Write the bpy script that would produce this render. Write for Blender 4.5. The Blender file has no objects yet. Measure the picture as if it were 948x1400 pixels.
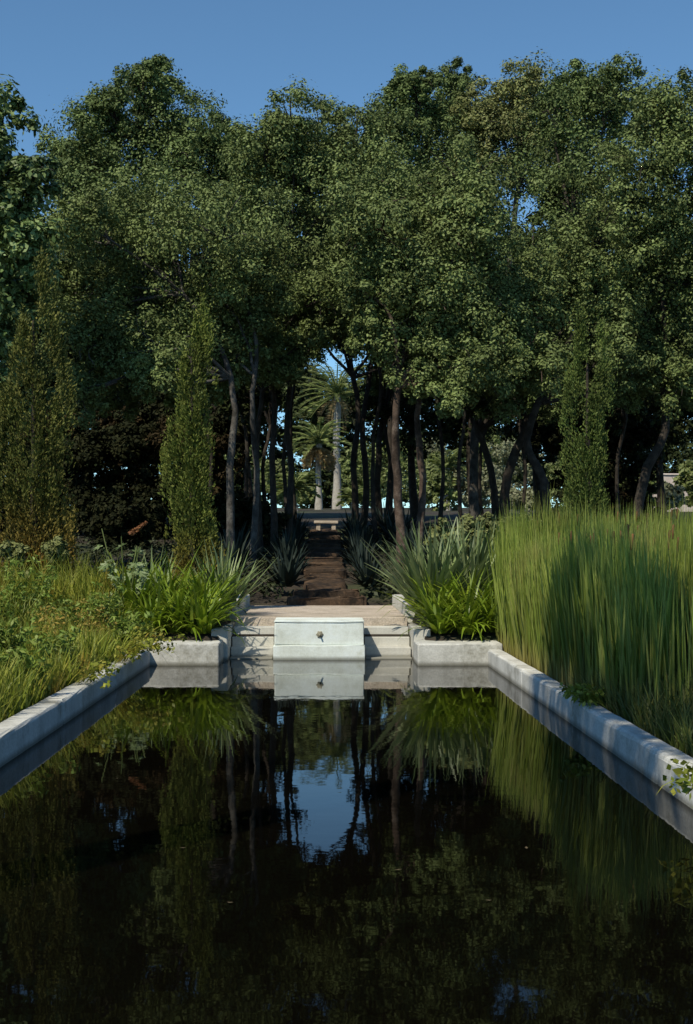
import bpy, bmesh, math, random
import numpy as np
from mathutils import Vector, Euler
rng = np.random.default_rng(11)
random.seed(5)
S = bpy.context.scene
C = S.collection
F = 1900.0; VX = 440.0; VY = 750.0; EYE = 1.8
RI, RO = 2.56, 2.77          # inner and outer line of the right-hand pool wall
LI, LO = -2.64, -2.88        # the same on the left
CH = .255                    # height of the coping above the water

# ------------------------------------------------------------------ helpers
def PX(px, Y): return (px - VX) / F * Y
def PZ(py, Y): return EYE - (py - VY) / F * Y
GY = [-50, 21.5, 22.5, 24.5, 29, 30.5, 46, 70, 110, 160, 300, 4000]
GZ = [.14, .17, .45, .66, .74, 1.0, 2.35, 3.6, 4.9, 6.5, 9, 9]
def g(x, y):
    z = float(np.interp(y, GY, GZ))
    return z
def tag(o, label=None, cat=None, group=None, kind=None):
    if label: o['label'] = label
    if cat: o['category'] = cat
    if group: o['group'] = group
    if kind: o['kind'] = kind
    return o
def empty(name, loc, label, cat, group=None):
    o = bpy.data.objects.new(name, None); C.objects.link(o)
    o.location = loc; o.empty_display_size = .2
    return tag(o, label, cat, group)
def np_mesh(name, V, Q, smooth=False):
    me = bpy.data.meshes.new(name)
    V = np.ascontiguousarray(V, dtype=np.float32); Q = np.ascontiguousarray(Q, dtype=np.int32)
    n, m = len(V), len(Q)
    me.vertices.add(n); me.vertices.foreach_set('co', V.ravel())
    me.loops.add(m * 4); me.loops.foreach_set('vertex_index', Q.ravel())
    me.polygons.add(m); me.polygons.foreach_set('loop_start', np.arange(m, dtype=np.int32) * 4)
    me.polygons.foreach_set('loop_total', np.full(m, 4, dtype=np.int32))
    if smooth: me.polygons.foreach_set('use_smooth', np.ones(m, dtype=bool))
    me.update(calc_edges=True)
    return me
def link(name, me, mat, parent=None, origin=None):
    """mesh data is in world space; moved into the frame of its parent (or its own origin)"""
    o = bpy.data.objects.new(name, me); C.objects.link(o)
    mats = mat if isinstance(mat, (list, tuple)) else [mat]
    for m in mats: me.materials.append(m)
    off = parent.location if parent is not None else (Vector(origin) if origin is not None else None)
    if off is not None:
        n = len(me.vertices); a = np.empty(n * 3, dtype=np.float32)
        me.vertices.foreach_get('co', a); a = a.reshape(-1, 3) - np.array(off, dtype=np.float32)
        me.vertices.foreach_set('co', a.ravel()); me.update()
    if parent is not None: o.parent = parent
    elif origin is not None: o.location = origin
    return o
def norm(a): return a / np.maximum(np.linalg.norm(a, axis=1, keepdims=True), 1e-6)

def leaf_quads(pos, t, nrm, L, Wd):
    b = np.cross(nrm, t)
    L = L[:, None]; Wd = Wd[:, None]
    V = np.stack([pos - t * L * .5, pos + b * Wd * .5 + t * L * .06, pos + t * L * .5, pos - b * Wd * .5 + t * L * .06], axis=1).reshape(-1, 3)
    Q = np.arange(len(V)).reshape(-1, 4)
    return V, Q
def clump_leaves(cl, n, size, aspect=.6, up=.55, jit=.40, zs=.85):
    cl = np.repeat(np.asarray(cl, float), n, axis=0); N = len(cl)
    u = norm(rng.normal(size=(N, 3)))
    rad = cl[:, 3:4] * (.25 + .75 * rng.random((N, 1)) ** .7 + .35 * rng.random((N, 1)) ** 4)
    pos = cl[:, :3] + u * rad * np.array([1, 1, zs])
    nrm = norm(u + np.array([0, 0, up]) + rng.normal(size=(N, 3)) * jit)
    t = norm(np.cross(nrm, rng.normal(size=(N, 3))))
    L = size * (.55 + .9 * rng.random(N))
    return leaf_quads(pos, t, nrm, L, L * aspect)
def cat_q(parts):
    Vs, Qs, k = [], [], 0
    for V, Q in parts:
        Vs.append(V); Qs.append(np.asarray(Q) + k); k += len(V)
    return np.concatenate(Vs), np.concatenate(Qs)
def tube(pts, radii, n=8):
    pts = [Vector(p) for p in pts]; V = []; Q = []
    for i, p in enumerate(pts):
        d = (pts[min(i + 1, len(pts) - 1)] - pts[max(i - 1, 0)]).normalized()
        ref = Vector((0, 1, 0)) if abs(d.y) < .8 else Vector((1, 0, 0))
        a = d.cross(ref).normalized(); b = d.cross(a).normalized()
        for k in range(n):
            th = 2 * math.pi * k / n
            r = radii[i] * (1 + .10 * math.sin(3 * th + i * 1.3))
            V.append(p + a * math.cos(th) * r + b * math.sin(th) * r)
    for i in range(len(pts) - 1):
        for k in range(n):
            Q.append((i * n + k, i * n + (k + 1) % n, (i + 1) * n + (k + 1) % n, (i + 1) * n + k))
    return np.array([tuple(v) for v in V]), np.array(Q)
def smooth_path(pts, m=3, wob=0):
    pts = [Vector(p) for p in pts]; out = []
    for i in range(len(pts) - 1):
        p0 = pts[max(i - 1, 0)]; p1 = pts[i]; p2 = pts[i + 1]; p3 = pts[min(i + 2, len(pts) - 1)]
        for k in range(m):
            t = k / m
            q = .5 * ((2 * p1) + (p2 - p0) * t + (2 * p0 - 5 * p1 + 4 * p2 - p3) * t * t + (3 * p1 - p0 - 3 * p2 + p3) * t ** 3)
            if wob and (i or k): q += Vector((random.uniform(-wob, wob), random.uniform(-wob, wob), 0))
            out.append(q)
    out.append(pts[-1]); return out
def blades(p0, az, L, lean, curve, w, seg=4, prof='reed', rollj=.5):
    N = len(L); rows = []
    pos = np.array(p0, float).copy()
    h = np.stack([np.cos(az), np.sin(az), np.zeros(N)], 1)
    ra = az + math.pi / 2 + rng.normal(size=N) * rollj
    s = np.stack([np.cos(ra), np.sin(ra), np.zeros(N)], 1)
    for k in range(seg + 1):
        t = k / seg
        if prof == 'reed': ww = w * (1 - .15 * t) * (1 - t ** 4 * .95)
        else: ww = w * min(1, .5 + 2.2 * t) * (1 - max(0, t - .35) / .65 * .93) if t > .35 else w * min(1, .5 + 2.2 * t)
        rows.append(np.stack([pos - s * ww[:, None] * .5, pos + s * ww[:, None] * .5], 1))
        th = lean + curve * ((k + .5) / seg) ** 1.4
        pos = pos + (h * np.sin(th)[:, None] + np.array([0, 0, 1]) * np.cos(th)[:, None]) * (L / seg)[:, None]
    V = np.stack(rows, 1)                       # N, seg+1, 2, 3
    V = V.reshape(-1, 3)
    base = (np.arange(N) * (seg + 1) * 2)[:, None, None]
    k = (np.arange(seg) * 2)[None, :, None]
    Q = base + k + np.array([0, 1, 3, 2])[None, None, :]
    return V, Q.reshape(-1, 4)

# ------------------------------------------------------------------ materials
def newmat(name):
    m = bpy.data.materials.new(name); m.use_nodes = True
    nt = m.node_tree; b = nt.nodes['Principled BSDF']
    return m, nt, b
def N(nt, t, **kw):
    n = nt.nodes.new(t)
    for k, v in kw.items(): setattr(n, k, v)
    return n
def ramp(nt, cols, pos=None):
    r = N(nt, 'ShaderNodeValToRGB'); e = r.color_ramp.elements
    n = len(cols); pos = pos or [i / (n - 1) for i in range(n)]
    while len(e) < n: e.new(.5)
    for i in range(n): e[i].position = pos[i]; e[i].color = (*cols[i], 1)
    return r
def mixc(nt, a, b, fac, mode='MIX'):
    m = N(nt, 'ShaderNodeMix', data_type='RGBA', blend_type=mode)
    for s, v in ((6, a), (7, b), (0, fac)):
        if hasattr(v, 'is_output'): nt.links.new(v, m.inputs[s])
        else: m.inputs[s].default_value = (*v, 1) if isinstance(v, tuple) else v
    return m.outputs[2]
def noise(nt, scale, detail=4, coord='Object', rough=.55):
    tc = N(nt, 'ShaderNodeTexCoord'); n = N(nt, 'ShaderNodeTexNoise')
    n.inputs['Scale'].default_value = scale; n.inputs['Detail'].default_value = detail; n.inputs['Roughness'].default_value = rough
    nt.links.new(tc.outputs[coord], n.inputs['Vector']); return n.outputs['Fac']
def leafmat(name, cols, rough=.5, trans=.2, nscale=.6, low=None, spec=.25, patch=None):
    m, nt, b = newmat(name)
    geo = N(nt, 'ShaderNodeNewGeometry')
    r = ramp(nt, cols); nt.links.new(geo.outputs['Random Per Island'], r.inputs[0])
    v = ramp(nt, [(.6,) * 3, (1.3,) * 3], [.3, .7]); nt.links.new(noise(nt, nscale, 2), v.inputs[0])
    col = mixc(nt, r.outputs[0], v.outputs[0], 1.0, 'MULTIPLY')
    if patch:                                   # brown or yellow patches through the foliage
        pr = ramp(nt, [(0, 0, 0), (1, 1, 1)], [patch[2], patch[2] + .12]); nt.links.new(noise(nt, patch[1], 3), pr.inputs[0])
        col = mixc(nt, col, patch[0], pr.outputs[0])
    if low:                                     # dry colour towards the foot
        tc = N(nt, 'ShaderNodeTexCoord'); sx = N(nt, 'ShaderNodeSeparateXYZ'); nt.links.new(tc.outputs['Object'], sx.inputs[0])
        mr = N(nt, 'ShaderNodeMapRange'); mr.inputs[1].default_value = low[1]; mr.inputs[2].default_value = low[2]
        mr.inputs[3].default_value = 1; mr.inputs[4].default_value = 0
        nt.links.new(sx.outputs['Z'], mr.inputs[0]); col = mixc(nt, col, low[0], mr.outputs[0])
    nt.links.new(col, b.inputs['Base Color'])
    b.inputs['Roughness'].default_value = rough; b.inputs['Specular IOR Level'].default_value = spec
    if trans > 0:
        tr = N(nt, 'ShaderNodeBsdfTranslucent'); nt.links.new(col, tr.inputs['Color'])
        mx = N(nt, 'ShaderNodeMixShader'); mx.inputs[0].default_value = trans
        nt.links.new(b.outputs[0], mx.inputs[1]); nt.links.new(tr.outputs[0], mx.inputs[2])
        nt.links.new(mx.outputs[0], nt.nodes['Material Output'].inputs['Surface'])
    return m
def stonemat(name, cols, scale=3, stain=(.08, .08, .06), stainlo=.55, wet=True, rough=.85, bump=.4, fine=.75):
    m, nt, b = newmat(name)
    r = ramp(nt, cols, [.28 + .44 * i / (len(cols) - 1) for i in range(len(cols))]); nt.links.new(noise(nt, scale, 8, 'Object', .65), r.inputs[0])
    pr = ramp(nt, [(0, 0, 0), (1, 1, 1)], [stainlo, stainlo + .16]); nt.links.new(noise(nt, scale * .45 + .4, 6, 'Object', .7), pr.inputs[0])
    col = mixc(nt, r.outputs[0], stain, pr.outputs[0])
    fi = ramp(nt, [(fine,) * 3, (2 - fine - .1,) * 3], [.35, .65]); nt.links.new(noise(nt, 45, 4), fi.inputs[0])
    col = mixc(nt, col, fi.outputs[0], 1.0, 'MULTIPLY')
    if wet:
        ge = N(nt, 'ShaderNodeNewGeometry'); sx = N(nt, 'ShaderNodeSeparateXYZ'); nt.links.new(ge.outputs['Position'], sx.inputs[0])
        mr = N(nt, 'ShaderNodeMapRange'); mr.inputs[1].default_value = .015; mr.inputs[2].default_value = .07
        mr.inputs[3].default_value = .75; mr.inputs[4].default_value = 0
        nt.links.new(sx.outputs['Z'], mr.inputs[0]); col = mixc(nt, col, (.09, .085, .06), mr.outputs[0])
    nt.links.new(col, b.inputs['Base Color']); b.inputs['Roughness'].default_value = rough
    b.inputs['Specular IOR Level'].default_value = .25
    bp = N(nt, 'ShaderNodeBump'); bp.inputs['Strength'].default_value = bump; bp.inputs['Distance'].default_value = .02
    nt.links.new(noise(nt, 22, 6), bp.inputs['Height']); nt.links.new(bp.outputs[0], b.inputs['Normal'])
    return m
M = {}
M['oak'] = leafmat('oak_leaf', [(.095, .128, .038), (.138, .180, .058), (.185, .225, .085)], .65, .06, .8, spec=.15)
M['oak_dark'] = leafmat('oak_leaf_dark', [(.070, .100, .030), (.110, .152, .048), (.150, .194, .072)], .65, .06, .8, spec=.15)
M['oak_olive'] = leafmat('oak_leaf_olive', [(.125, .14, .042), (.175, .192, .065), (.225, .235, .10)], .65, .06, .8, spec=.15)
M['oak_shaded'] = leafmat('oak_leaf_shaded', [(.014, .020, .008), (.030, .040, .013), (.05, .064, .022)], .7, 0, .7, spec=.1)  # darkened copy of the oak leaf, with grove shade put into the colour
M['bright_tree'] = leafmat('bright_tree_leaf', [(.08, .125, .035), (.14, .205, .065), (.21, .27, .11)], .5, .12, .8, spec=.25)
M['cypress'] = leafmat('cypress_leaf', [(.062, .085, .015), (.11, .138, .026), (.17, .188, .044)], .7, .08, 1.6, low=((.22, .15, .028), .2, 1.6), spec=.15)
M['cypress_brown'] = leafmat('cypress_brown_leaf', [(.054, .066, .015), (.098, .110, .024), (.155, .148, .040)], .7, .08, 1.6, low=((.26, .15, .03), .3, 2.2), spec=.15)
M['cypress_deep'] = leafmat('cypress_deep_leaf', [(.044, .070, .016), (.082, .118, .026), (.13, .158, .04)], .7, .08, 1.6, spec=.15)
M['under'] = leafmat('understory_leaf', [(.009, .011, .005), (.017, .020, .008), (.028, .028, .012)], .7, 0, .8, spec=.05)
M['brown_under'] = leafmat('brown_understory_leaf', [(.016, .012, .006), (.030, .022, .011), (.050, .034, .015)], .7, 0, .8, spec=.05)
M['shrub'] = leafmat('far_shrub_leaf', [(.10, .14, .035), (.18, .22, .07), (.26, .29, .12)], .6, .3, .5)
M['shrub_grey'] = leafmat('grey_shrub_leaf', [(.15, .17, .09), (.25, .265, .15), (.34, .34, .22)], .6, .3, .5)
M['reed'] = leafmat('reed_leaf', [(.115, .165, .024), (.20, .255, .042), (.285, .315, .078)], .5, .28, .5, low=((.28, .22, .075), .10, .60), patch=((.26, .25, .07), .9, .60))
M['reedhead'] = leafmat('reed_head', [(.08, .04, .015), (.13, .065, .024)], .8, 0, 1)
M['marsh'] = leafmat('marsh_leaf', [(.13, .17, .018), (.22, .26, .03), (.33, .33, .06)], .5, .3, .8, patch=((.31, .23, .04), 1.3, .57))
M['bank'] = leafmat('bank_grass_leaf', [(.05, .075, .016), (.09, .12, .024), (.15, .15, .04)], .5, .2, .8)
M['herb'] = leafmat('herb_leaf', [(.11, .175, .024), (.175, .25, .04), (.25, .31, .068)], .5, .25, .8)
M['rust'] = leafmat('rusty_seed', [(.20, .15, .025), (.30, .22, .04), (.34, .27, .07)], .7, .2, .8)
M['strap'] = leafmat('strap_leaf', [(.10, .16, .010), (.17, .25, .016), (.26, .32, .035)], .38, .3, 1.2, spec=.4)
M['flax'] = leafmat('flax_leaf', [(.11, .16, .06), (.19, .25, .10), (.30, .35, .17)], .42, .15, 1.0, spec=.3)
M['agave'] = leafmat('agave_leaf', [(.010, .016, .012), (.020, .031, .023), (.038, .052, .044)], .55, 0, 1.2, spec=.15)  # leaf colour darkened to carry shade, since sun still gets in here
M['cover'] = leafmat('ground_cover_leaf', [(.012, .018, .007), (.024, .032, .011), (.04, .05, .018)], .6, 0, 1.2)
M['bigleaf'] = leafmat('lobed_leaf', [(.10, .155, .05), (.19, .25, .10), (.29, .34, .19)], .45, .25, 1.2, spec=.3)
M['redflower'] = leafmat('red_flower', [(.20, .08, .035), (.30, .13, .05)], .6, .2, 1)
M['palm'] = leafmat('palm_leaf', [(.11, .15, .040), (.21, .255, .080), (.32, .345, .15)], .5, .35, .8)
M['palmdead'] = leafmat('palm_dead_leaf', [(.26, .19, .09), (.38, .29, .15)], .7, .3, .8)
M['deadleaf'] = leafmat('dry_leaf', [(.07, .05, .025), (.12, .09, .05)], .8, 0, 1)
M['bark'] = stonemat('bark', [(.015, .012, .009), (.036, .029, .023), (.07, .058, .046)], 5, (.02, .016, .012), .58, False, .9, .8)
M['bark_red'] = stonemat('bark_red', [(.03, .021, .016), (.085, .058, .043), (.20, .155, .125)], 4, (.022, .016, .012), .50, False, .9, .8)
M['bark_grey'] = stonemat('bark_grey', [(.035, .032, .028), (.08, .073, .065), (.16, .15, .135)], 4, (.025, .022, .018), .50, False, .9, .8)
M['palmbark'] = stonemat('palm_bark', [(.22, .20, .17), (.35, .32, .28), (.45, .42, .38)], 3, (.16, .14, .11), .62, False, .9, .8)
M['stone'] = stonemat('pool_stone', [(.34, .335, .305), (.53, .525, .49), (.66, .655, .62)], 1.6, (.22, .21, .165), .54, bump=.25, fine=.85)
M['fount'] = stonemat('fountain_stone', [(.50, .52, .44), (.72, .77, .73), (.81, .88, .90)], 1.8, (.44, .44, .33), .56, bump=.2, fine=.9)
M['terrace'] = stonemat('terrace_stone', [(.32, .27, .21), (.46, .39, .32), (.58, .50, .43)], 2.5, (.22, .17, .12), .58, False)
M['steps'] = stonemat('step_stone', [(.40, .385, .345), (.52, .51, .465), (.60, .59, .545)], 1.4, (.33, .31, .26), .70, bump=.15, fine=.9)
M['brick'] = stonemat('earth_step', [(.030, .020, .013), (.062, .039, .024), (.15, .092, .052)], 4.5, (.020, .014, .010), .48, False)  # dark earth with litter, darkened further to stand in for canopy shadow
M['wall'] = stonemat('pale_stucco', [(.42, .35, .32), (.54, .46, .42), (.60, .53, .48)], 2, (.35, .29, .25), .62, False)
M['bronze'] = newmat('bronze')[0]
bb = M['bronze'].node_tree.nodes['Principled BSDF']; bb.inputs['Base Color'].default_value = (.24, .22, .16, 1); bb.inputs['Roughness'].default_value = .75
# ground
m, nt, b = newmat('soil'); M['soil'] = m
r = ramp(nt, [(.012, .009, .006), (.026, .019, .012), (.065, .044, .025)], [.3, .5, .76]); nt.links.new(noise(nt, 3.5, 8, 'Object', .7), r.inputs[0])
gr = ramp(nt, [(.022, .030, .010), (.05, .062, .018)]); nt.links.new(noise(nt, 9, 6), gr.inputs[0])
pr = ramp(nt, [(0, 0, 0), (1, 1, 1)], [.5, .62]); nt.links.new(noise(nt, .25, 4), pr.inputs[0])
nt.links.new(mixc(nt, r.outputs[0], gr.outputs[0], pr.outputs[0]), b.inputs['Base Color']); b.inputs['Roughness'].default_value = .95
bp = N(nt, 'ShaderNodeBump'); bp.inputs['Strength'].default_value = .7; bp.inputs['Distance'].default_value = .05
nt.links.new(noise(nt, 14, 6), bp.inputs['Height']); nt.links.new(bp.outputs[0], b.inputs['Normal'])
# water
m, nt, b = newmat('water'); M['water'] = m
b.inputs['Base Color'].default_value = (.002, .0016, .001, 1); b.inputs['Roughness'].default_value = .02; b.inputs['IOR'].default_value = 1.18
bp = N(nt, 'ShaderNodeBump'); bp.inputs['Strength'].default_value = .02; bp.inputs['Distance'].default_value = .05
nt.links.new(noise(nt, 2.2, 3), bp.inputs['Height']); nt.links.new(bp.outputs[0], b.inputs['Normal'])

# ------------------------------------------------------------------ ground, water
xs = sorted(set([-4000, -1500, -500, -200, -100, -60, -40] + [round(v, 2) for v in np.arange(-30, 30.1, 1.0)] + [-3.4, -2.80, -2.74, -1.66, -1.58, 1.58, 1.66, 2.64, 2.70, 3.4, 40, 60, 100, 200, 500, 1500, 4000]))
ys = sorted(set([-400, -100, -40, -15, -5, -.3, -.2] + [round(v, 2) for v in np.arange(1, 60, 1.0)] + [21.8, 21.9, 23.2, 23.3, 24.5, 29, 30.5, 65, 70, 80, 90, 100, 110, 130, 160, 220, 300, 600, 1500, 4000]))
GV = []
for y in ys:
    for x in xs:
        z = g(x, y)
        if (-2.77 < x < 2.67 and -.25 < y < 21.85) or (abs(x) < 1.6 and -.25 < y < 23.25): z = -.9
        elif abs(x) < 1.6 and y < 31: z -= .22
        elif abs(x) < 1.2 and y < 48: z -= .22
        elif abs(x) > 3.2 and -20 < y < 60: z += .10 * math.sin(x * 1.7 + y * .9) * math.sin(y * 1.1 - x * .6)
        GV.append((x, y, z))
nx = len(xs)
GQ = [(j * nx + i, j * nx + i + 1, (j + 1) * nx + i + 1, (j + 1) * nx + i) for j in range(len(ys) - 1) for i in range(nx - 1)]
tag(link('ground', np_mesh('ground', np.array(GV), np.array(GQ), True), M['soil']), kind='structure')
WV = np.array([(-2.68, -.2, 0), (2.61, -.2, 0), (2.61, 21.6, 0), (-2.68, 21.6, 0), (-1.54, 21.6, 0), (1.53, 21.6, 0), (1.53, 23.1, 0), (-1.54, 23.1, 0)])
tag(link('water', np_mesh('water', WV, np.array([(0, 1, 2, 3), (4, 5, 6, 7)])), M['water']), kind='structure')

# ------------------------------------------------------------------ stonework
def slab(x0, x1, y0, y1, z0, z1, bev=.02, cut=0, jit=.004, seg=2):
    bm = bmesh.new(); bmesh.ops.create_cube(bm, size=1)
    for v in bm.verts:
        v.co = Vector((x0 + (v.co.x + .5) * (x1 - x0), y0 + (v.co.y + .5) * (y1 - y0), z0 + (v.co.z + .5) * (z1 - z0)))
    bmesh.ops.bevel(bm, geom=list(bm.edges), offset=bev, segments=seg, affect='EDGES', profile=.5)
    if cut:
        L = max(x1 - x0, y1 - y0); ax = Vector((1, 0, 0)) if x1 - x0 > y1 - y0 else Vector((0, 1, 0))
        o = x0 if ax.x else y0
        for k in range(1, cut):
            geom = list(bm.verts) + list(bm.edges) + list(bm.faces)
            bmesh.ops.bisect_plane(bm, geom=geom, plane_co=ax * (o + L * k / cut), plane_no=ax)
    for v in bm.verts:
        v.co += Vector((random.uniform(-jit, jit), random.uniform(-jit, jit), random.uniform(-jit, jit)))
    me = bpy.data.meshes.new('slab'); bm.to_mesh(me); bm.free()
    for p in me.polygons: p.use_smooth = False
    return me
def coping(name, x0, x1, label):
    r = empty(name, ((x0 + x1) / 2, 0, 0), label, 'pool edge')
    yy = -.2
    while yy < 21.3:
        y2 = min(yy + 3.6, 21.395)
        link('coping_stone', slab(x0, x1, yy + .0012, y2 - .0012, -.95, CH + random.uniform(-.002, .002), .04, 10, .004, 4), M['stone'], r)
        yy = y2
coping('pool_edge', LO, LI, 'long pale stone coping along the left side of the pool, overhung by weeds')
coping('pool_edge', RI, RO, 'long pale stone coping along the right side of the pool, below the reeds')
def pier(x0, x1, label):
    o = link('corner_pier', slab(x0, x1, 21.40, 22.4, -.95, .335, .025, 7, .004, 3), M['stone'], None, ((x0 + x1) / 2, 21.9, 0)); tag(o, label, 'stone pier')
pier(-2.90, -1.58, 'low stone corner block at the left end of the pool, under bright strap leaves')
pier(1.48, 2.79, 'low stone corner block at the right end of the pool, under drooping green leaves')
near = empty('pool_edge', (0, -.4, 0), 'stone coping across the near end of the pool at the photographer\'s feet', 'pool edge')
link('coping_stone', slab(LO, RO, -.65, -.205, -.95, CH, .03, 8, .004, 3), M['stone'], near)
# fountain block
fo = empty('wall_fountain', (-.04, 22.5, 0), 'pale stained stone block with a small spout in the middle, facing the pool', 'fountain')
link('plinth', slab(-.785, .705, 22.46, 23.50, -.95, .235, .018, 4), M['fount'], fo)
link('block', slab(-.765, .685, 22.50, 23.48, .237, .60, .02, 4), M['fount'], fo)
link('cap', slab(-.77, .69, 22.49, 23.49, .602, .635, .01, 4), M['fount'], fo)
def ring(cx, cy, cz, R, r, ry=1, n=20, k=8):
    V = []; Q = []
    for i in range(n):
        a = 2 * math.pi * i / n
        for j in range(k):
            b_ = 2 * math.pi * j / k
            V.append((cx + math.cos(a) * (R + r * math.cos(b_)), cy - r * math.sin(b_) * ry, cz + math.sin(a) * (R + r * math.cos(b_))))
    for i in range(n):
        for j in range(k):
            Q.append((i * k + j, ((i + 1) % n) * k + j, ((i + 1) % n) * k + (j + 1) % k, i * k + (j + 1) % k))
    return np.array(V), np.array(Q)
boss = [ring(-.03, 22.495, .41, .036, .014), ring(-.03, 22.49, .41, .016, .018)]
for a in range(6): boss.append(ring(-.03 + .045 * math.cos(a * 1.047), 22.497, .41 + .045 * math.sin(a * 1.047), .006, .010, 1, 8, 6))
sp = link('spout_mask', np_mesh('spout_mask', *cat_q(boss), True), M['bronze'], fo)
pip = link('spout_pipe', np_mesh('spout_pipe', *tube([(-.03, 22.50, .41), (-.03, 22.455, .405), (-.03, 22.43, .39)], [.014, .014, .012], 10), True), M['bronze'], fo)
# flights of steps either side
for x0, x1, lb in ((-1.50, -.80, 'short flight of grey stone steps left of the fountain block, going down into the water'),
                   (.72, 1.475, 'short flight of pale stone steps right of the fountain block, going down into the water')):
    st = empty('stone_steps', ((x0 + x1) / 2, 23, 0), lb, 'steps')
    for i in range(4):
        yb = 22.62 + .33 * i
        link('step', slab(x0, x1, yb, 24.0 if i == 3 else 24.02 - .006 * i, -.9 + .01 * i, .15 * i + .02, .012, 0, .001), M['steps'], st)
tag(link('terrace', slab(-1.50, 1.475, 23.94, 29.0, .30, .615, .012, 6, .003), M['terrace']), kind='structure')
def bedwall(x0, x1, lb):
    r = empty('bed_wall', ((x0 + x1) / 2, 24, 0), lb, 'low wall')
    link('lower_wall', slab(x0, x1, 22.405, 24.6, -.9, .50, .02, 3), M['steps'], r)
    link('upper_wall', slab(x0 - .01, x1 + .01, 24.61, 29.2, .1, .84, .02, 5), M['steps'], r)
bedwall(-1.78, -1.515, 'low pale wall holding the planting bed on the left of the terrace')
bedwall(1.49, 1.76, 'low pale wall holding the planting bed on the right of the terrace')
# stone risers at the back of the terrace, earth path, low earth steps higher up
gs = empty('stone_steps', (0, 29, .6), 'two low rough stone steps at the back of the terrace where the path begins', 'steps')
link('step', slab(-.72, .92, 28.99, 29.75, .2, .78, .04, 9, .03), M['brick'], gs)
link('step', slab(-.58, .80, 29.40, 30.1, .2, .92, .04, 9, .03), M['brick'], gs)
pxs = np.linspace(-.42, .56, 12); pys = np.linspace(29.9, 48.5, 90); pv = []
def pz(y): return float(np.interp(y, [29.9, 34, 44.5, 48.5], [.90, 1.22, 2.30, 2.5]))
for y in pys:
    for i, x in enumerate(pxs): pv.append((x + .06 * math.sin(y * 1.7 + i), y, pz(y) + random.uniform(-.025, .025) - (.3 if i in (0, 11) else 0)))
pq = [(j * 12 + i, j * 12 + i + 1, (j + 1) * 12 + i + 1, (j + 1) * 12 + i) for j in range(89) for i in range(11)]
tag(link('path', np_mesh('path', np.array(pv), np.array(pq), True), M['brick']), kind='structure')
gs = empty('garden_steps', (0, 34, 1.2), 'low earth steps on the upper part of the shaded path', 'steps')
for i in range(9):
    y = 33.8 + i * 1.2
    me = slab(-.42 + random.uniform(-.06, .04), .55 + random.uniform(-.04, .06), y, y + 1.3, pz(y) - .5, pz(y) + .10, .04, 12, .03)
    for v in me.vertices: v.co.z += (v.co.y - y) * .03
    link('step', me, M['brick'], gs)
tb = empty('stone_bench', (.15, 47, 2.4), 'low stone bench at the top of the stepped path', 'bench')
link('seat', slab(-.26, .56, 46.9, 47.3, 2.64, 2.74, .02), M['terrace'], tb)
for xx in (-.18, .34): link('leg', slab(xx, xx + .14, 46.96, 47.25, 2.2, 2.637, .015), M['terrace'], tb)

# ------------------------------------------------------------------ trees
def blob_clumps(c, R, n, zs=.85):
    u = norm(rng.normal(size=(n, 3)) + np.array([0, 0, .2]))
    pos = np.array(c) + u * R * (.3 + .9 * rng.random((n, 1))) * np.array([1.08, 1, zs])
    r = R * (.17 + .36 * rng.random(n) ** 1.4)
    return np.concatenate([pos, r[:, None]], 1)
def tree(name, Y, stems, blobs, leaf, bark, label, cat='tree', size=.08, nc=38, nl=215, group=None, depth=1.3):
    x0 = PX(stems[0][1][0][0], Y + stems[0][2]); z0 = g(x0, Y)
    root = empty(name, (x0, Y, z0), label, cat, group)
    parts = []; tops = []
    for rp, pts, dy in stems:
        YY = Y + dy; w = []
        for i, (px, py) in enumerate(pts):
            x = PX(px, YY); z = PZ(py, YY)
            if i == 0: z = g(x, YY) - .25
            w.append((x, YY + (0 if i == 0 else random.uniform(-.3, .3)), z))
        sm = smooth_path(w, 4, .03); n = len(sm); r0 = rp * Y / F
        rad = [r0 * (1 - .55 * i / (n - 1)) * (1.55 if i == 0 else 1.15 if i == 1 else 1) for i in range(n)]
        parts.append(tube(sm, rad, 9)); tops.append((Vector(sm[-1]), Vector(sm[int(n * .6)]), rad[-1], rad[int(n * .6)]))
    cl = []
    for px, py, rp in blobs:
        dy = random.uniform(-depth, depth); R = rp * Y / F
        c = Vector((PX(px, Y + dy), Y + dy, PZ(py, Y + dy)))
        cl.append(blob_clumps(c, R, int(nc * (.6 + .4 * (rp / 80.) ** 1.5))))
        tp = min(tops, key=lambda t: (t[0] - c).length)
        st, rr = (tp[0], tp[2]) if c.z > tp[0].z - .4 else (tp[1], tp[3])
        mid = st.lerp(c, .5) + Vector((random.uniform(-.3, .3), random.uniform(-.3, .3), random.uniform(-.1, .5)))
        sm = smooth_path([st, mid, c], 3, .04); n = len(sm)
        parts.append(tube(sm, [rr * .6 * (1 - .8 * i / (n - 1)) + .012 for i in range(n)], 6))
        for q in range(4):
            e = c + Vector(rng.normal(size=3)) .normalized() * R * .9
            parts.append(tube(smooth_path([mid.lerp(c, .5), c.lerp(e, .4) + Vector((0, 0, .1)), e], 2), [.03, .025, .02, .014, .008], 5))
    link('trunk', np_mesh('trunk', *cat_q(parts), True), bark, root)
    cl = np.concatenate(cl)
    link('crown', np_mesh('crown', *clump_leaves(cl, nl, size)), leaf, root)
    return root
OG = 'oaks of the grove behind the pool'
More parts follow.
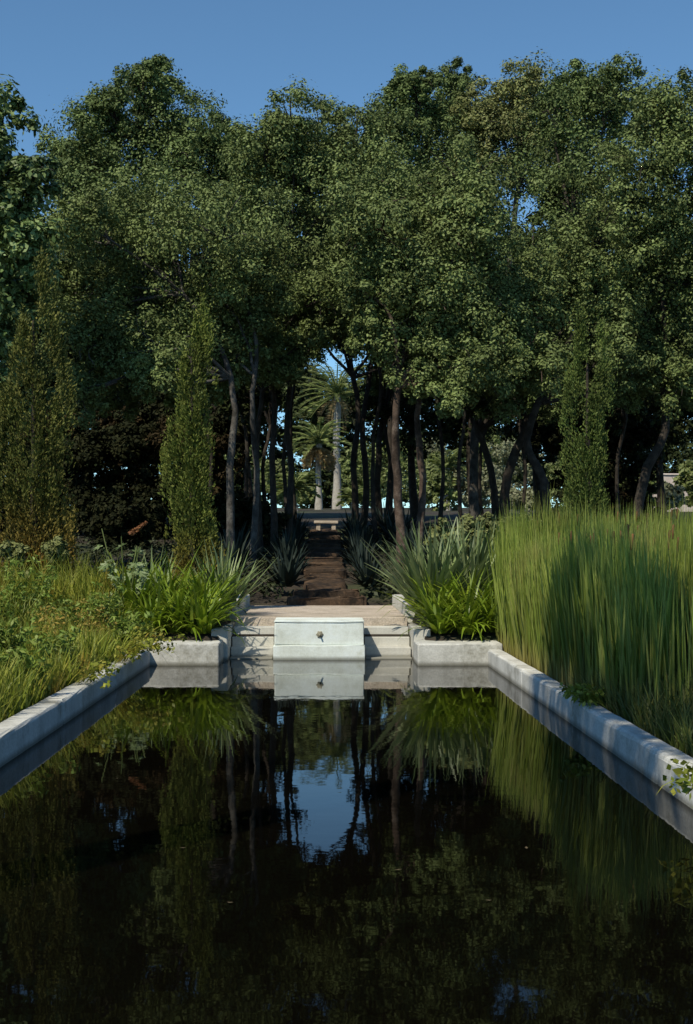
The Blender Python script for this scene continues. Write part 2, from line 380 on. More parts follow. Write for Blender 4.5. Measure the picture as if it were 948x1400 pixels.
tree('oak_tree', 46, [(6, [(300, 705), (298, 620), (285, 500), (230, 330), (190, 200)], 0)],
     [(196, 112, 40), (190, 160, 66), (120, 190, 56), (95, 215, 44), (260, 185, 58), (295, 195, 36), (170, 240, 90), (250, 260, 85), (90, 270, 60), (150, 310, 70), (218, 100, 26), (145, 150, 36), (330, 225, 48), (310, 290, 60), (215, 150, 50), (160, 200, 60), (240, 210, 60), (290, 240, 55), (120, 240, 55)],
     M['oak_dark'], M['bark'], 'tallest dark oak on the left, its pointed crown standing against the sky', group=OG, size=.098, nl=195)
tree('oak_tree', 34, [(6, [(318, 715), (314, 640), (322, 560), (300, 470), (250, 400)], 0), (5, [(345, 715), (350, 640), (345, 560), (350, 470), (330, 380)], .8)],
     [(130, 330, 80), (215, 305, 90), (300, 320, 80), (150, 420, 80), (240, 410, 80), (115, 470, 55), (310, 410, 70), (190, 480, 60), (100, 400, 55), (270, 470, 55), (330, 360, 60), (60, 400, 60), (140, 505, 42), (330, 465, 45), (215, 520, 38), (110, 300, 55), (160, 540, 36), (300, 515, 38), (105, 540, 36), (250, 545, 28)],
     M['oak'], M['bark_grey'], 'broad low oak at the left front of the grove with grey-green leaves', group=OG, nl=230)
tree('oak_tree', 38, [(5, [(378, 715), (372, 640), (376, 560), (372, 460), (390, 360)], 0), (5, [(392, 715), (398, 640), (392, 570), (402, 480), (420, 380)], .6), (4, [(358, 715), (352, 600), (362, 520), (356, 430)], -.5)],
     [(398, 175, 50), (365, 195, 44), (440, 190, 50), (490, 195, 50), (400, 245, 75), (470, 270, 80), (350, 275, 65), (420, 330, 75), (360, 370, 65), (490, 340, 65), (440, 400, 55), (395, 430, 50), (510, 240, 55), (345, 440, 50), (470, 430, 48), (400, 488, 34), (370, 505, 34), (330, 505, 38), (430, 465, 26), (340, 235, 44), (440, 235, 50), (375, 225, 46)],
     M['oak'], M['bark'], 'many-stemmed oak left of the path, its crown rising over the middle of the grove', group=OG, nl=225)
tree('oak_tree', 47, [(5, [(488, 712), (484, 640), (490, 560), (480, 470), (500, 360)], 0), (5, [(498, 712), (500, 640), (496, 580), (514, 470), (540, 330)], .6)],
     [(548, 125, 28), (575, 122, 26), (560, 165, 50), (520, 180, 40), (590, 170, 40), (560, 220, 60), (530, 270, 60), (590, 250, 60), (500, 370, 60), (450, 390, 60), (520, 455, 50), (430, 440, 40), (540, 510, 36), (465, 455, 26), (460, 230, 55), (420, 230, 50)],
     M['oak_dark'], M['bark'], 'slim dark oak just right of the palms with a forked thin trunk and tufted top', group=OG, size=.098, nl=185)
tree('oak_tree', 50, [(5, [(520, 708), (516, 640), (526, 560), (560, 430), (620, 250)], 0)],
     [(622, 115, 32), (640, 150, 44), (605, 150, 36), (650, 200, 60), (610, 210, 50), (690, 180, 45)],
     M['oak_dark'], M['bark'], 'slender oak behind the others with a small round top between two paler crowns', group=OG, size=.098, nl=185)
tree('oak_tree', 34, [(7, [(552, 725), (544, 650), (540, 580), (552, 480), (590, 380)], 0), (6, [(572, 725), (578, 650), (570, 570), (590, 480), (640, 380)], .7)],
     [(560, 280, 70), (635, 260, 80), (600, 340, 85), (540, 350, 60), (655, 365, 75), (600, 420, 70), (655, 440, 60), (715, 420, 60), (545, 420, 50), (510, 300, 55), (690, 455, 55), (600, 490, 48), (640, 310, 70), (500, 400, 45), (650, 510, 45), (730, 490, 50), (555, 485, 42), (520, 455, 38), (620, 545, 30), (575, 525, 28), (695, 535, 36)],
     M['oak'], M['bark_red'], 'large spreading oak right of the path with two stout reddish trunks', group=OG, nl=230)
tree('olive_tree', 48, [(7, [(650, 700), (648, 620), (660, 520), (690, 400), (710, 250)], 0)],
     [(712, 122, 40), (690, 140, 42), (745, 140, 42), (710, 180, 60), (770, 190, 50), (660, 170, 42), (730, 240, 65), (650, 235, 45)],
     M['oak_olive'], M['bark_grey'], 'olive-tinted tree with a pale domed top at the back of the grove', group=OG, size=.098, nl=195)
tree('oak_tree', 42, [(7.5, [(690, 712), (695, 650), (720, 580), (725, 480), (780, 300)], 0), (6, [(680, 712), (672, 640), (650, 570), (660, 470)], .6)],
     [(795, 118, 38), (835, 125, 40), (800, 160, 60), (850, 175, 50), (770, 215, 65), (830, 240, 70), (780, 290, 65), (730, 340, 50), (760, 265, 45), (760, 150, 34), (745, 390, 60), (800, 420, 60), (770, 480, 50), (690, 510, 48), (840, 480, 50), (740, 530, 45), (650, 540, 40), (800, 540, 40)],
     M['oak_dark'], M['bark'], 'dark oak on the right with a bent stout trunk and twin-topped crown', group=OG, nl=205, size=.09)
tree('oak_tree', 36, [(7, [(748, 718), (742, 660), (720, 600), (760, 500), (820, 400)], 0), (8, [(868, 725), (878, 660), (905, 590), (912, 500), (900, 380)], .9)],
     [(905, 150, 50), (935, 175, 60), (885, 210, 70), (950, 260, 75), (860, 290, 75), (925, 330, 65), (815, 335, 65), (790, 375, 60), (860, 370, 55), (760, 400, 45), (980, 180, 70), (1000, 320, 70), (820, 430, 45), (960, 390, 55), (880, 430, 50), (940, 460, 55), (1000, 430, 60), (850, 485, 42), (900, 500, 40), (935, 525, 40), (870, 530, 30)],
     M['oak'], M['bark'], 'wide oak at the right edge with thick leaning trunks', group=OG, nl=225)
tree('broadleaf_tree', 30, [(10, [(-60, 720), (-55, 600), (-45, 450), (-30, 300)], 0)],
     [(-15, 165, 52), (-40, 240, 75), (15, 260, 48), (48, 240, 30), (-20, 340, 70), (15, 410, 52), (-30, 470, 70), (35, 330, 36), (-70, 330, 80), (-30, 560, 60)],
     M['bright_tree'], M['bark_grey'], 'lighter green large-leaved tree cut by the left edge of the picture', size=.13, nl=150, depth=.8)
# overhanging tree left of the photographer, shading the near reeds and coping
def near_tree():
    x0, y0 = -5.2, 3.0; root = empty('oak_tree', (x0, y0, g(x0, y0)), 'tall oak on the near left bank, leaning over the pool just above the picture', 'tree', OG)
    st = smooth_path([(x0, y0, -.1), (-5.0, 3.3, 4), (-4.2, 4.3, 8), (-2.9, 5.6, 10.6)], 5, .04)
    parts = [tube(st, [.34 - .012 * i for i in range(len(st))], 10)]; cl = []
    for c, R in (((-3.2, 5.4, 11.4), 1.3), ((-2.0, 6.4, 11.0), 1.1), ((-3.9, 6.6, 11.6), 1.2), ((-2.6, 7.4, 11.8), 1.1), ((-3.0, 4.2, 11.0), 1.1), ((-1.4, 7.2, 11.4), .8), ((-4.6, 4.2, 11.0), 1.2), ((-2.7, 9.0, 11.4), .9), ((-2.0, 9.7, 11.2), .8), ((-2.0, 3.6, 10.6), .9)):
        parts.append(tube(smooth_path([st[-3], (np.array(st[-2]) + np.array(c)) / 2 + np.array([0, 0, .2]), c], 3), [.10, .09, .08, .065, .05, .04, .02], 6))
        cl.append(blob_clumps(c, R, 24))
    link('trunk', np_mesh('trunk', *cat_q(parts), True), M['bark'], root)
    link('crown', np_mesh('crown', *clump_leaves(np.concatenate(cl), 70, .12)), M['oak'], root)
near_tree()
# thin-stemmed young trees through the grove
YT = [(332, 40, 'thin dark young oak between the two pale left trunks', [(332, 715), (338, 620), (328, 520), (345, 420)]),
      (405, 43, 'thin leaning young oak at the left of the palm gap', [(396, 712), (388, 630), (396, 540), (398, 430)]),
      (506, 41, 'thin young oak at the right of the palm gap', [(514, 712), (510, 620), (520, 530), (510, 430)]),
      (600, 45, 'thin young oak behind the reddish trunks', [(600, 708), (606, 620), (596, 530), (612, 430)]),
      (632, 41, 'thin young oak right of the reddish trunks', [(632, 712), (626, 640), (638, 550), (628, 450)]),
      (280, 41, 'thin young oak behind the narrow left cypress', [(282, 712), (288, 620), (276, 530), (285, 430)]),
      (365, 46, 'thin crooked young oak among the left stems', [(366, 712), (360, 640), (372, 560), (362, 440)]),
      (420, 49, 'thinnest young oak left of the palms', [(405, 706), (398, 620), (400, 540), (416, 440)]),
      (530, 50, 'thin young oak left of the reddish trunks', [(530, 706), (534, 640), (526, 560), (535, 440)]),
      (660, 50, 'thin young oak left of the bent trunk', [(662, 706), (656, 640), (666, 560), (655, 440)]),
      (712, 48, 'thin young oak right of the bent trunk', [(712, 706), (718, 640), (708, 560), (715, 440)]),
      (850, 41, 'thin young oak right of the right cypress', [(850, 715), (846, 640), (855, 560), (848, 470)]),
      (778, 46, 'thin young oak left of the right cypress', [(776, 708), (784, 630), (772, 550), (780, 450)])]
for px, Y, lb, pts in YT:
    lo = 460 if px in (405, 506, 420) else 565
    bl = [(px + random.uniform(-34, 34), random.uniform(390, lo), random.uniform(26, 38)) for _ in range(9)]
    tree('young_oak', Y, [(3.2, pts, 0)], bl, M['oak_shaded'], M['bark'], lb, group='thin young oaks of the grove', nl=100, nc=18, size=.12)
# deeper trees that close the grove
DT = [(30, 50, 'at the far left edge'), (110, 54, 'behind the left cypress'), (190, 57, 'behind the low left oak'), (265, 60, 'behind the narrow cypress'), (345, 58, 'left of the palm gap'),
      (570, 60, 'right of the palm gap'), (650, 57, 'behind the two reddish trunks'), (740, 62, 'behind the bent stout trunk'), (820, 58, 'behind the right cypress'), (910, 54, 'behind the leaning right trunks'), (1010, 46, 'just beyond the right edge'), (470, 54, 'high over the palm gap')]
for px, Y, lb in DT:
    lo = 660 if px < 280 else 455 if px == 470 else 610 if px < 600 else 645
    sx = 65 if px not in (345, 570) else 42
    bl = [(px + random.uniform(-sx, sx), 300 + (lo - 45 - 300) * ((i + .5) / 16) + random.uniform(-15, 15), random.uniform(46, 60)) for i in range(16)]
    tree('oak_tree', Y, [(6, [(px, 700), (px - 8, 600), (px + 10, 450), (px, 330)], 0)] if px != 470 else [(5, [(532, 700), (534, 600), (528, 450), (480, 330)], 0)], bl, M['oak_shaded'], M['bark'], 'shaded oak deep in the grove ' + lb, group=OG, nl=90, size=.19, nc=26)

# cypresses
def cypress(px, Y, top, wpx, leaf, label, spires, n=15000):
    x = PX(px, Y); z0 = g(x, Y); root = empty('cypress_tree', (x, Y, z0), label, 'cypress', 'slim cypresses in front of the grove')
    H = PZ(top, Y) - z0; R = wpx * Y / F / 2
    link('trunk', np_mesh('trunk', *tube([(x, Y, z0 - .2), (x + .03, Y, z0 + H * .4), (x, Y, z0 + H * .85)], [.10, .07, .02], 8), True), M['bark'], root)
    parts = []
    tot = sum(s[2] for s in spires)
    for dx, hh, ww in spires:
        m_ = int(n * ww / tot)
        nclump = max(30, m_ // 60)
        t = rng.random(nclump) ** .95
        prof = np.interp(t, [0, .10, .45, .75, .92, 1], [.62, .9, 1, .74, .38, .08]) * (.55 + .75 * rng.random(nclump))
        a = rng.random(nclump) * 6.283; rr = np.sqrt(.1 + 1.0 * rng.random(nclump)) * prof * R * ww
        cx = x + dx * R + np.cos(a) * rr + .25 * R * np.sin(t * 9 + dx); cy = Y + np.sin(a) * rr; cz = z0 + .1 + t * H * hh
        c = np.repeat(np.stack([cx, cy, cz], 1), 60, 0); Nn = len(c)
        tt = np.repeat(rng.random(nclump) * 1.0 + .4, 60)[:, None]
        pos = c + rng.normal(size=(Nn, 3)) * np.array([.04, .04, .17]) * tt
        out = norm(pos - np.array([x + dx * R * .6, Y, 0]) * np.array([1, 1, 0]) - np.stack([np.zeros(Nn), np.zeros(Nn), pos[:, 2]], 1))
        tdir = norm(out * .6 + np.array([0, 0, 1]) + rng.normal(size=(Nn, 3)) * .4)
        nn = norm(np.cross(tdir, rng.normal(size=(Nn, 3))))
        L = .062 * (.6 + .9 * rng.random(Nn)); parts.append(leaf_quads(pos, tdir, nn, L, L * .42))
    link('foliage', np_mesh('foliage', *cat_q(parts)), leaf, root)
cypress(46, 25.5, 368, 112, M['cypress_brown'], 'broad dark cypress with rusty foot near the left edge', [(.1, 1, .65), (-.5, .84, .6), (.5, .8, .5), (-.8, .6, .5), (.1, .6, .9)], 44000)
cypress(262, 26.5, 428, 72, M['cypress'], 'narrow olive cypress left of the path with rusty lower foliage', [(0, .95, .6), (-.5, .82, .55), (.4, 1, .5), (.1, .6, .85)], 29000)
cypress(803, 29, 434, 70, M['cypress_deep'], 'narrow green cypress with two tips behind the reeds', [(-.5, 1, .5), (.45, .96, .52), (0, .68, .8)], 26000)

# ------------------------------------------------------------------ shrubs
def shrub(px, py, Y, rp, leaf, label, size=.12, n=16, nl=110, group=None, name='shrub', cat='shrub', wide=1.2):
    x = PX(px, Y); z = PZ(py, Y); R = rp * Y / F
    z0 = g(x, Y)
    cl = [blob_clumps((x + random.uniform(-1, 1) * R * wide * .6, Y + random.uniform(-.5, .5) * R, max(z, z0 + R * .5) + random.uniform(-.3, .3) * R), R * .7, n) for _ in range(3)]
    zc = (z + z0) / 2
    while zc > z0 + .2:
        cl.append(blob_clumps((x, Y, zc), R * .85, n)); zc -= R
    V, Q = clump_leaves(np.concatenate(cl), nl, size)
    k = V[:, 2] < z0; V[k, 2] = z0 + .02
    o = link(name, np_mesh(name, V, Q), leaf, None, (x, Y, z0)); tag(o, label, cat, group)
words = ['first', 'second', 'third', 'fourth', 'fifth', 'sixth', 'seventh', 'eighth', 'ninth', 'tenth', 'eleventh', 'twelfth', 'thirteenth', 'fourteenth', 'fifteenth', 'sixteenth', 'seventeenth', 'eighteenth', 'nineteenth', 'twentieth', 'twenty-first', 'twenty-second', 'twenty-third', 'twenty-fourth', 'twenty-fifth']
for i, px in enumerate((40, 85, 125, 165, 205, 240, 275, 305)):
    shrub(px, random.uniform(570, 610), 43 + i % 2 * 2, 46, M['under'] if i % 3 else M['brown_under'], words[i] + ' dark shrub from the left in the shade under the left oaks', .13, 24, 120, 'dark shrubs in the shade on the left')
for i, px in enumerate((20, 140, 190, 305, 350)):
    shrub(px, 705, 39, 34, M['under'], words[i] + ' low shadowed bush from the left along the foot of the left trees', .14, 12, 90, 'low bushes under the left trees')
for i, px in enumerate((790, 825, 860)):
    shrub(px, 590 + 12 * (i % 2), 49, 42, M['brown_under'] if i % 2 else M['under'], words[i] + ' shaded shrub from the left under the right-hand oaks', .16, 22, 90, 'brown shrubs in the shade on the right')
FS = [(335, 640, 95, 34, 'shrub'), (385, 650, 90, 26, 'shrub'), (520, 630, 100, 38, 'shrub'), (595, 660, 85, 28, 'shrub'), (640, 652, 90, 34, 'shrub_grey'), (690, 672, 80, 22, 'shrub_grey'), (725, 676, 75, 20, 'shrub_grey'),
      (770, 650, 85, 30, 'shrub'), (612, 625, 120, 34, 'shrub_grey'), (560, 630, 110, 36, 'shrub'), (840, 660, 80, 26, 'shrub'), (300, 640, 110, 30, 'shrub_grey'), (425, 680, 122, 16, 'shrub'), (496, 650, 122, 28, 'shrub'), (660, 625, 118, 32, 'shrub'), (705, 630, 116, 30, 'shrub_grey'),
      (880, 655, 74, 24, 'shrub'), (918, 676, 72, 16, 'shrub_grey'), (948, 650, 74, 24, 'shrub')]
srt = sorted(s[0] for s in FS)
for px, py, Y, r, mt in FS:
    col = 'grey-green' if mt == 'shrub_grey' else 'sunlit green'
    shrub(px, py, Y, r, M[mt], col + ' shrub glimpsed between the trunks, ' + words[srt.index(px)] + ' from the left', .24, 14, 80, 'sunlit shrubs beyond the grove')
TH = ((20, 560), (65, 555), (110, 560), (155, 555), (210, 550), (262, 545), (300, 535), (340, 525), (385, 530), (425, 555), (462, 565), (500, 550), (545, 525), (590, 520), (635, 510), (680, 510), (725, 510), (770, 515), (815, 520), (860, 525), (905, 530), (950, 525), (1000, 535))
for i, (px, py) in enumerate(TH):
    shrub(px, py + random.uniform(-8, 8), 135 + i % 3 * 6, 48, M['oak_shaded'], 'tall dark thicket at the back of the garden, ' + words[i] + ' from the left', .42, 27, 95, 'tall thickets at the back of the garden', wide=.8)
for i, (px, Y) in enumerate(((620, 26.5), (660, 27), (700, 28), (760, 31), (870, 31))):
    shrub(px, 730 - i % 2 * 8, Y, 34, M['under'] if i > 2 else M['oak_olive'], words[i] + ' bush from the left behind the flax and the reeds', .10, 12, 80, 'bushes behind the reeds')
for i, (px, py) in enumerate(((70, 752), (15, 756))):
    shrub(px, py, 25.0, 22, M['oak_olive'], ('low olive bush at the foot of the left cypress', 'olive bush at the left edge behind the marsh plants')[i], .10, 12, 90)

# ------------------------------------------------------------------ palms
def frond_mesh(L, rise, droop, mat, lw=.05, ll=.55, n=24):
    p = np.array([0., 0., 0.]); K = 10; pts = [p.copy()]
    for k in range(K):
        th_ = rise - (rise + droop) * (k / (K - 1)) ** 1.3
        p = p + np.array([math.cos(th_), 0, math.sin(th_)]) * L / K; pts.append(p.copy())
    pts = np.array(pts)
    parts = [tube(pts, [.07 * (1 - .8 * i / K) for i in range(K + 1)], 5)]
    t = np.linspace(.12, 1, n) * K
    pos = np.stack([np.interp(t, np.arange(K + 1), pts[:, a]) for a in range(3)], 1)
    for s in (-1, 1):
        d = norm(np.stack([np.full(n, .85), np.full(n, s * .55), -.08 + .2 * rng.random(n)], 1))
        LL = ll * np.sin(np.linspace(.5, 2.7, n)) * (.8 + .4 * rng.random(n))
        nn = norm(rng.normal(size=(n, 3)) * .6 + np.array([0, 0, 1]))
        nn = norm(nn - d * (nn * d).sum(1, keepdims=True))
        parts.append(leaf_quads(pos + d * LL[:, None] * .5, d, nn, LL, np.full(n, lw)))
    me = np_mesh('frond', *cat_q(parts)); me.materials.append(mat); return me
def palm(px, Y, crown_py, R, rpx, label, nf, dead=0, kind=M['palm'], ll=.5, low=-.35):
    x = PX(px, Y); z0 = g(x, Y); zt = PZ(crown_py, Y)
    root = empty('palm_tree', (x, Y, z0), label, 'palm', 'palms beyond the end of the path')
    pts = [(x + .04 * math.sin(i), Y, z0 - .2 + (zt - z0 + .2) * i / 9) for i in range(10)]; r0 = rpx * Y / F
    link('trunk', np_mesh('trunk', *tube(pts, [r0 * (1.35 - .5 * min(1, i / 3)) * (1 + .05 * (i % 2)) for i in range(10)], 12), True), M['palmbark'], root)
    K = 7
    ms = [frond_mesh(R, 1.4 + (low - 1.4) * k / (K - 1), .1 + .7 * k / (K - 1), kind, .12, ll) for k in range(K)]
    md = frond_mesh(R * .7, -.6, 1.45, M['palmdead'], .11)
    for i in range(nf + dead):
        me = md if i >= nf else ms[int(i * K / nf)]
        o = bpy.data.objects.new('frond' if i < nf else 'dead_frond', me); C.objects.link(o); o.parent = root
        o.location = (0, 0, zt - z0 - (.25 if i >= nf else 0)); o.rotation_euler = (random.uniform(-.1, .1), random.uniform(-.1, .1), i * 2.399)
        s = random.uniform(.85, 1.1); o.scale = (s, s, s)
palm(436, 105, 606, 2.9, 4.4, 'shorter palm seen through the gap, with drooping fronds and a dry skirt', 32, 22, low=-.1, ll=.5)
palm(461, 112, 540, 4.3, 5.4, 'taller palm seen through the gap, with a full round head of fronds', 44, 6, ll=.55)
palm(403, 84, 668, 1.7, 4, 'small yellow-green cycad-like palm at the left of the gap', 26)
palm(610, 90, 640, 2.0, 5, 'low pale palm glimpsed to the right between the oak trunks', 26, 8)
palm(484, 95, 682, 1.3, 4, 'low green palm at the right of the gap behind the thin trunks', 22)

# pale garden wall glimpsed at right
HY = 80
hx = PX(925, HY); hz = g(0, HY)
gw = empty('garden_wall', (hx, HY, hz), 'pale pinkish garden wall glimpsed behind the trunks at the right edge', 'wall')
link('wall', slab(hx - 1.3, hx + 6.5, HY, HY + .35, hz - .3, hz + 2.1, .02, 8, .01), M['wall'], gw)
link('coping', slab(hx - 1.36, hx + 6.56, HY - .06, HY + .41, hz + 2.103, hz + 2.2, .02, 8, .008), M['wall'], gw)

# ------------------------------------------------------------------ agaves along the path, flax, strap leaves
def rosette(name, x, y, R, n, leaf, label, cat, group=None, lean=(.1, 1.35), curve=(-.1, .3), w=.085, prof='strap', seg=5, z=None):
    z0 = g(x, y) if z is None else z
    az = np.arange(n) * 2.399 + rng.normal(size=n) * .2
    ln = lean[0] + (lean[1] - lean[0]) * (np.arange(n) + .5) / n + rng.normal(size=n) * .05
    cv = curve[0] + (curve[1] - curve[0]) * rng.random(n)
    L = R * (.7 + .45 * rng.random(n))
    p0 = np.stack([x + np.cos(az) * .05 * R + rng.normal(size=n) * .06 * R, y + np.sin(az) * .05 * R + rng.normal(size=n) * .06 * R, np.full(n, z0 - .02)], 1)
    V, Q = blades(p0, az, L, ln, cv, w * (.7 + .6 * rng.random(n)), seg, prof, .25)
    o = link(name, np_mesh(name, V, Q), leaf, None, (x, y, z0)); return tag(o, label, cat, group)
for side, s in (('left', -1), ('right', 1)):
    for i in range(8):
        y = 30.4 + i * 2.1
        rosette('agave', s * (.84 + .2 * random.random()) + .08, y, .80, 50, M['agave'], f'dark blue-grey agave edging the {side} side of the path, {words[i]} from the pool', 'agave', f'agaves along the {side} of the path', w=.11)
    for i in range(7):
        y = 31.0 + i * 2.4
        rosette('agave', s * (2.1 + .4 * random.random()), y, 1.0, 50, M['agave'], f'larger agave in the back row {side} of the path, {words[i]} from the pool', 'agave', f'back row agaves on the {side} of the path', w=.12)
ncl = 1500
cx = (.95 + 9 * rng.random(ncl) ** 1.3) * np.where(rng.random(ncl) < .5, -1, 1); cy = 29.5 + 18 * rng.random(ncl)
cz = np.array([g(a, b_) for a, b_ in zip(cx, cy)]) + .06
tag(link('ground_cover', np_mesh('ground_cover', *clump_leaves(np.stack([cx, cy, cz, .18 + .16 * rng.random(ncl)], 1), 30, .10, .6)), M['cover']), 'low dark leafy ground cover under the oaks on both sides of the path', 'ground cover', kind='stuff')
# flax
rosette('flax_plant', PX(592, 24.7), 24.7, 1.6, 170, M['flax'], 'big clump of blue-green sword leaves right of the terrace', 'flax', None, (.02, .9), (.0, .55), .095)
rosette('flax_plant', PX(645, 25.1), 25.1, 1.65, 130, M['flax'], 'second blue-green sword-leaved clump, between the big clump and the reeds', 'flax', None, (.02, .75), (.0, .5), .085)
rosette('flax_plant', PX(305, 24.8), 24.8, 1.25, 90, M['flax'], 'grey-green sword-leaved clump left of the terrace beside the narrow cypress', 'flax', None, (.03, .85), (.0, .55), .07)
rosette('flax_plant', PX(208, 25.2), 25.2, 1.1, 60, M['flax'], 'smaller grey-green sword-leaved clump left of the narrow cypress', 'flax', None, (.05, .9), (.05, .5), .06)
def straps(x, y, R, n, label, group):
    rosette('strap_leaf_plant', x, y, R, n, M['strap'], label, 'plant', group, (.08, 1.1), (.45, 1.7), .066)
LS = [(-1.95, 22.5), (-2.35, 22.6), (-2.75, 22.5), (-1.95, 23.4), (-2.5, 23.5), (-3.1, 23.4), (-2.0, 24.3), (-2.7, 24.4), (-3.3, 24.3)]
for i, (x, y) in enumerate(LS):
    straps(x, y, (.85 if i < 3 else 1.1) + .2 * random.random(), 85, words[i] + ' bright strap-leaved plant in the left bed, counting from the pool corner back', 'bright strap-leaved plants in the left bed')
RS = [(1.92, 22.5), (2.35, 22.45), (2.75, 22.6), (1.95, 23.4), (2.5, 23.5), (3.0, 23.5), (1.95, 24.2)]
for i, (x, y) in enumerate(RS):
    straps(x, y, (.85 if i < 3 else 1.0) + .18 * random.random(), 85, words[i] + ' bright strap-leaved plant in the right bed, counting from the pool corner back', 'bright strap-leaved plants in the right bed')
# lobed-leaf plant
def lobed(bx_, by_, hmin, hmax, nst, lab):
    bz = g(bx_, by_)
    bp_ = empty('lobed_leaf_plant', (bx_, by_, bz), lab, 'plant')
    stems_ = []; lv = []
    for k in range(nst):
        tip = Vector((bx_ + random.uniform(-.42, .42), by_ + random.uniform(-.3, .3), bz + random.uniform(hmin, hmax)))
        pth = smooth_path([(bx_, by_, bz - .05), (bx_ + (tip.x - bx_) * .3, by_, bz + hmin * .5), tip], 4)
        stems_.append(tube(pth, [.02 - .0016 * i for i in range(len(pth))], 6))
        for q in range(5):
            c = np.array(pth[3 + q] if 3 + q < len(pth) else tip); a0 = random.uniform(0, 6.28); R = random.uniform(.10, .18)
            up = Vector((random.uniform(-.5, .3), random.uniform(-.9, -.2), .8)).normalized(); e1 = up.cross(Vector((math.cos(a0), math.sin(a0), .1))).normalized(); e2 = up.cross(e1)
            c = c + np.array(e1) * R * .8
            for j in range(5):
                a = -1.6 + j * .8
                d = np.array(e1) * math.cos(a) + np.array(e2) * math.sin(a)
                lv.append(leaf_quads((c + d * R * .48)[None], d[None], np.array(up)[None], np.array([R * (1.15 - .14 * abs(j - 2))]), np.array([R * .36])))
    link('stem', np_mesh('stem', *cat_q(stems_), True), M['shrub'], bp_)
    link('leaves', np_mesh('leaves', *cat_q(lv)), M['bigleaf'], bp_)
    fx = np.array([(bx_ + .10 + .035 * i, by_, bz + hmax - .08 + .025 * i, .06 - .006 * i) for i in range(8)])
    link('flower_plume', np_mesh('flower_plume', *clump_leaves(fx, 40, .05)), M['redflower'], bp_)
lobed(PX(172, 23.4), 23.4, .9, 1.6, 12, 'tall plant with pale lobed leaves and a reddish flower plume left of the narrow cypress')

# ------------------------------------------------------------------ reeds, marsh plants (uncountable)
n = 56000
x = RO + .03 + 7.8 * rng.random(n) ** 1.25; y = 11.6 + 12.8 * rng.random(n)
front = 13.3 + .40 * (x - 3.0) + .5 * np.sin(x * 2.1) + .3 * np.sin(x * 5.3)
edgx = RO + .12 + .10 * np.sin(y * 1.9) + .1 * np.sin(y * 4.7)
kk = ~((y > 22.3) & (x < 3.15)) & ((y > front) | (rng.random(n) < .06)) & ((x > edgx) | (rng.random(n) < .4) | ((y > 20.3) & (rng.random(n) < .6)))
x = x[kk]; y = y[kk]; front = front[kk]; n = len(x)
z = np.array([g(a, b_) for a, b_ in zip(x, y)])
az = rng.random(n) * 6.283; edge = (x < 3.5) & (rng.random(n) < .4); az[edge] = math.pi + rng.normal(size=edge.sum()) * .9
hgt = 1.0 + .07 * np.sin(x * 1.3 + y * .7) + .06 * np.sin(y * 1.9 - x) + .06 * np.sin(x * 4.1 + y * 2.7) + .05 * rng.normal(size=n)
hgt *= np.interp(x + .5 * rng.random(n), [RO, 3.2, 3.7], [.76, .92, 1.0]) * np.interp(y - front + rng.random(n), [0, 2.2], [.72, 1.0])
L = (1.14 + .84 * rng.random(n) ** .7) * hgt
ln = np.abs(rng.normal(size=n)) * .065; ln[edge] += .03 * rng.random(edge.sum())
V1, Q1 = blades(np.stack([x, y, z - .03], 1), az, L, ln, .005 + np.abs(rng.normal(size=n)) * .08, .014 + .018 * rng.random(n), 4, 'reed', .9)
# low dark grass in front of the reeds, behind the near coping
n2 = 18000
x2 = RO + .04 + 3.8 * rng.random(n2) ** 1.4; y2 = 6.5 + 8.5 * rng.random(n2)
L2 = (.22 + .5 * rng.random(n2)) * (.7 + .4 * (x2 - RO))
V3, Q3 = blades(np.stack([x2, y2, np.full(n2, .13)], 1), rng.random(n2) * 6.283, L2, np.abs(rng.normal(size=n2)) * .22, .15 + rng.random(n2) * .7, .010 + .012 * rng.random(n2), 3, 'strap', .8)
tag(link('bank_grass', np_mesh('bank_grass', V3, Q3), M['bank']), 'low shaded grass on the right bank in front of the reeds', 'grass', kind='stuff')
nh = 170; hp = []
while len(hp) < nh:
    a = 3.3 + 4.6 * random.random(); b_ = 15.2 + 8.6 * random.random()
    if b_ < 15 + .35 * (a - 3): continue
    zt = g(a, b_) + random.uniform(1.55, 1.9)
    hp.append(tube([(a, b_, zt - .15), (a, b_, zt - .14), (a + .01, b_, zt + .03), (a + .01, b_, zt + .04)], [.004, .015, .015, .003], 6))
V2, Q2 = cat_q(hp); nq = len(Q1)
me = np_mesh('reeds', *cat_q([(V1, Q1), (V2, Q2)]))
o = link('reeds', me, [M['reed'], M['reedhead']])
mi = np.zeros(len(me.polygons), dtype=np.int32); mi[nq:] = 1; me.polygons.foreach_set('material_index', mi)
tag(o, 'dense stand of tall green cattail reeds along the right side of the pool', 'reeds', kind='stuff')
n = 72000
x = LO - .03 - 9.5 * rng.random(n) ** 1.2; y = 7 + 18.5 * rng.random(n)
kk = ~((y > 22.3) & (x > -3.4)); x = x[kk]; y = y[kk]; n = len(x)
z = np.array([g(a, b_) for a, b_ in zip(x, y)])
pat = .5 + .5 * np.sin(x * 1.4 + 1.7 * np.sin(y * .9)) * np.sin(y * 1.2 + x * .6)
dist = np.clip((-2.85 - x) / 2.2, 0, 1)
L = (.22 + .44 * rng.random(n)) * (.45 + 1.05 * pat) * (.55 + .95 * dist) + .12
L *= np.interp(y, [7, 16, 22], [.75, 1.0, 1.2])
V1, Q1 = blades(np.stack([x, y, z - .03], 1), rng.random(n) * 6.283, L, np.abs(rng.normal(size=n)) * .18, .1 + rng.random(n) * .85, .014 + .026 * rng.random(n), 3, 'strap', .8)
ncl = 2000
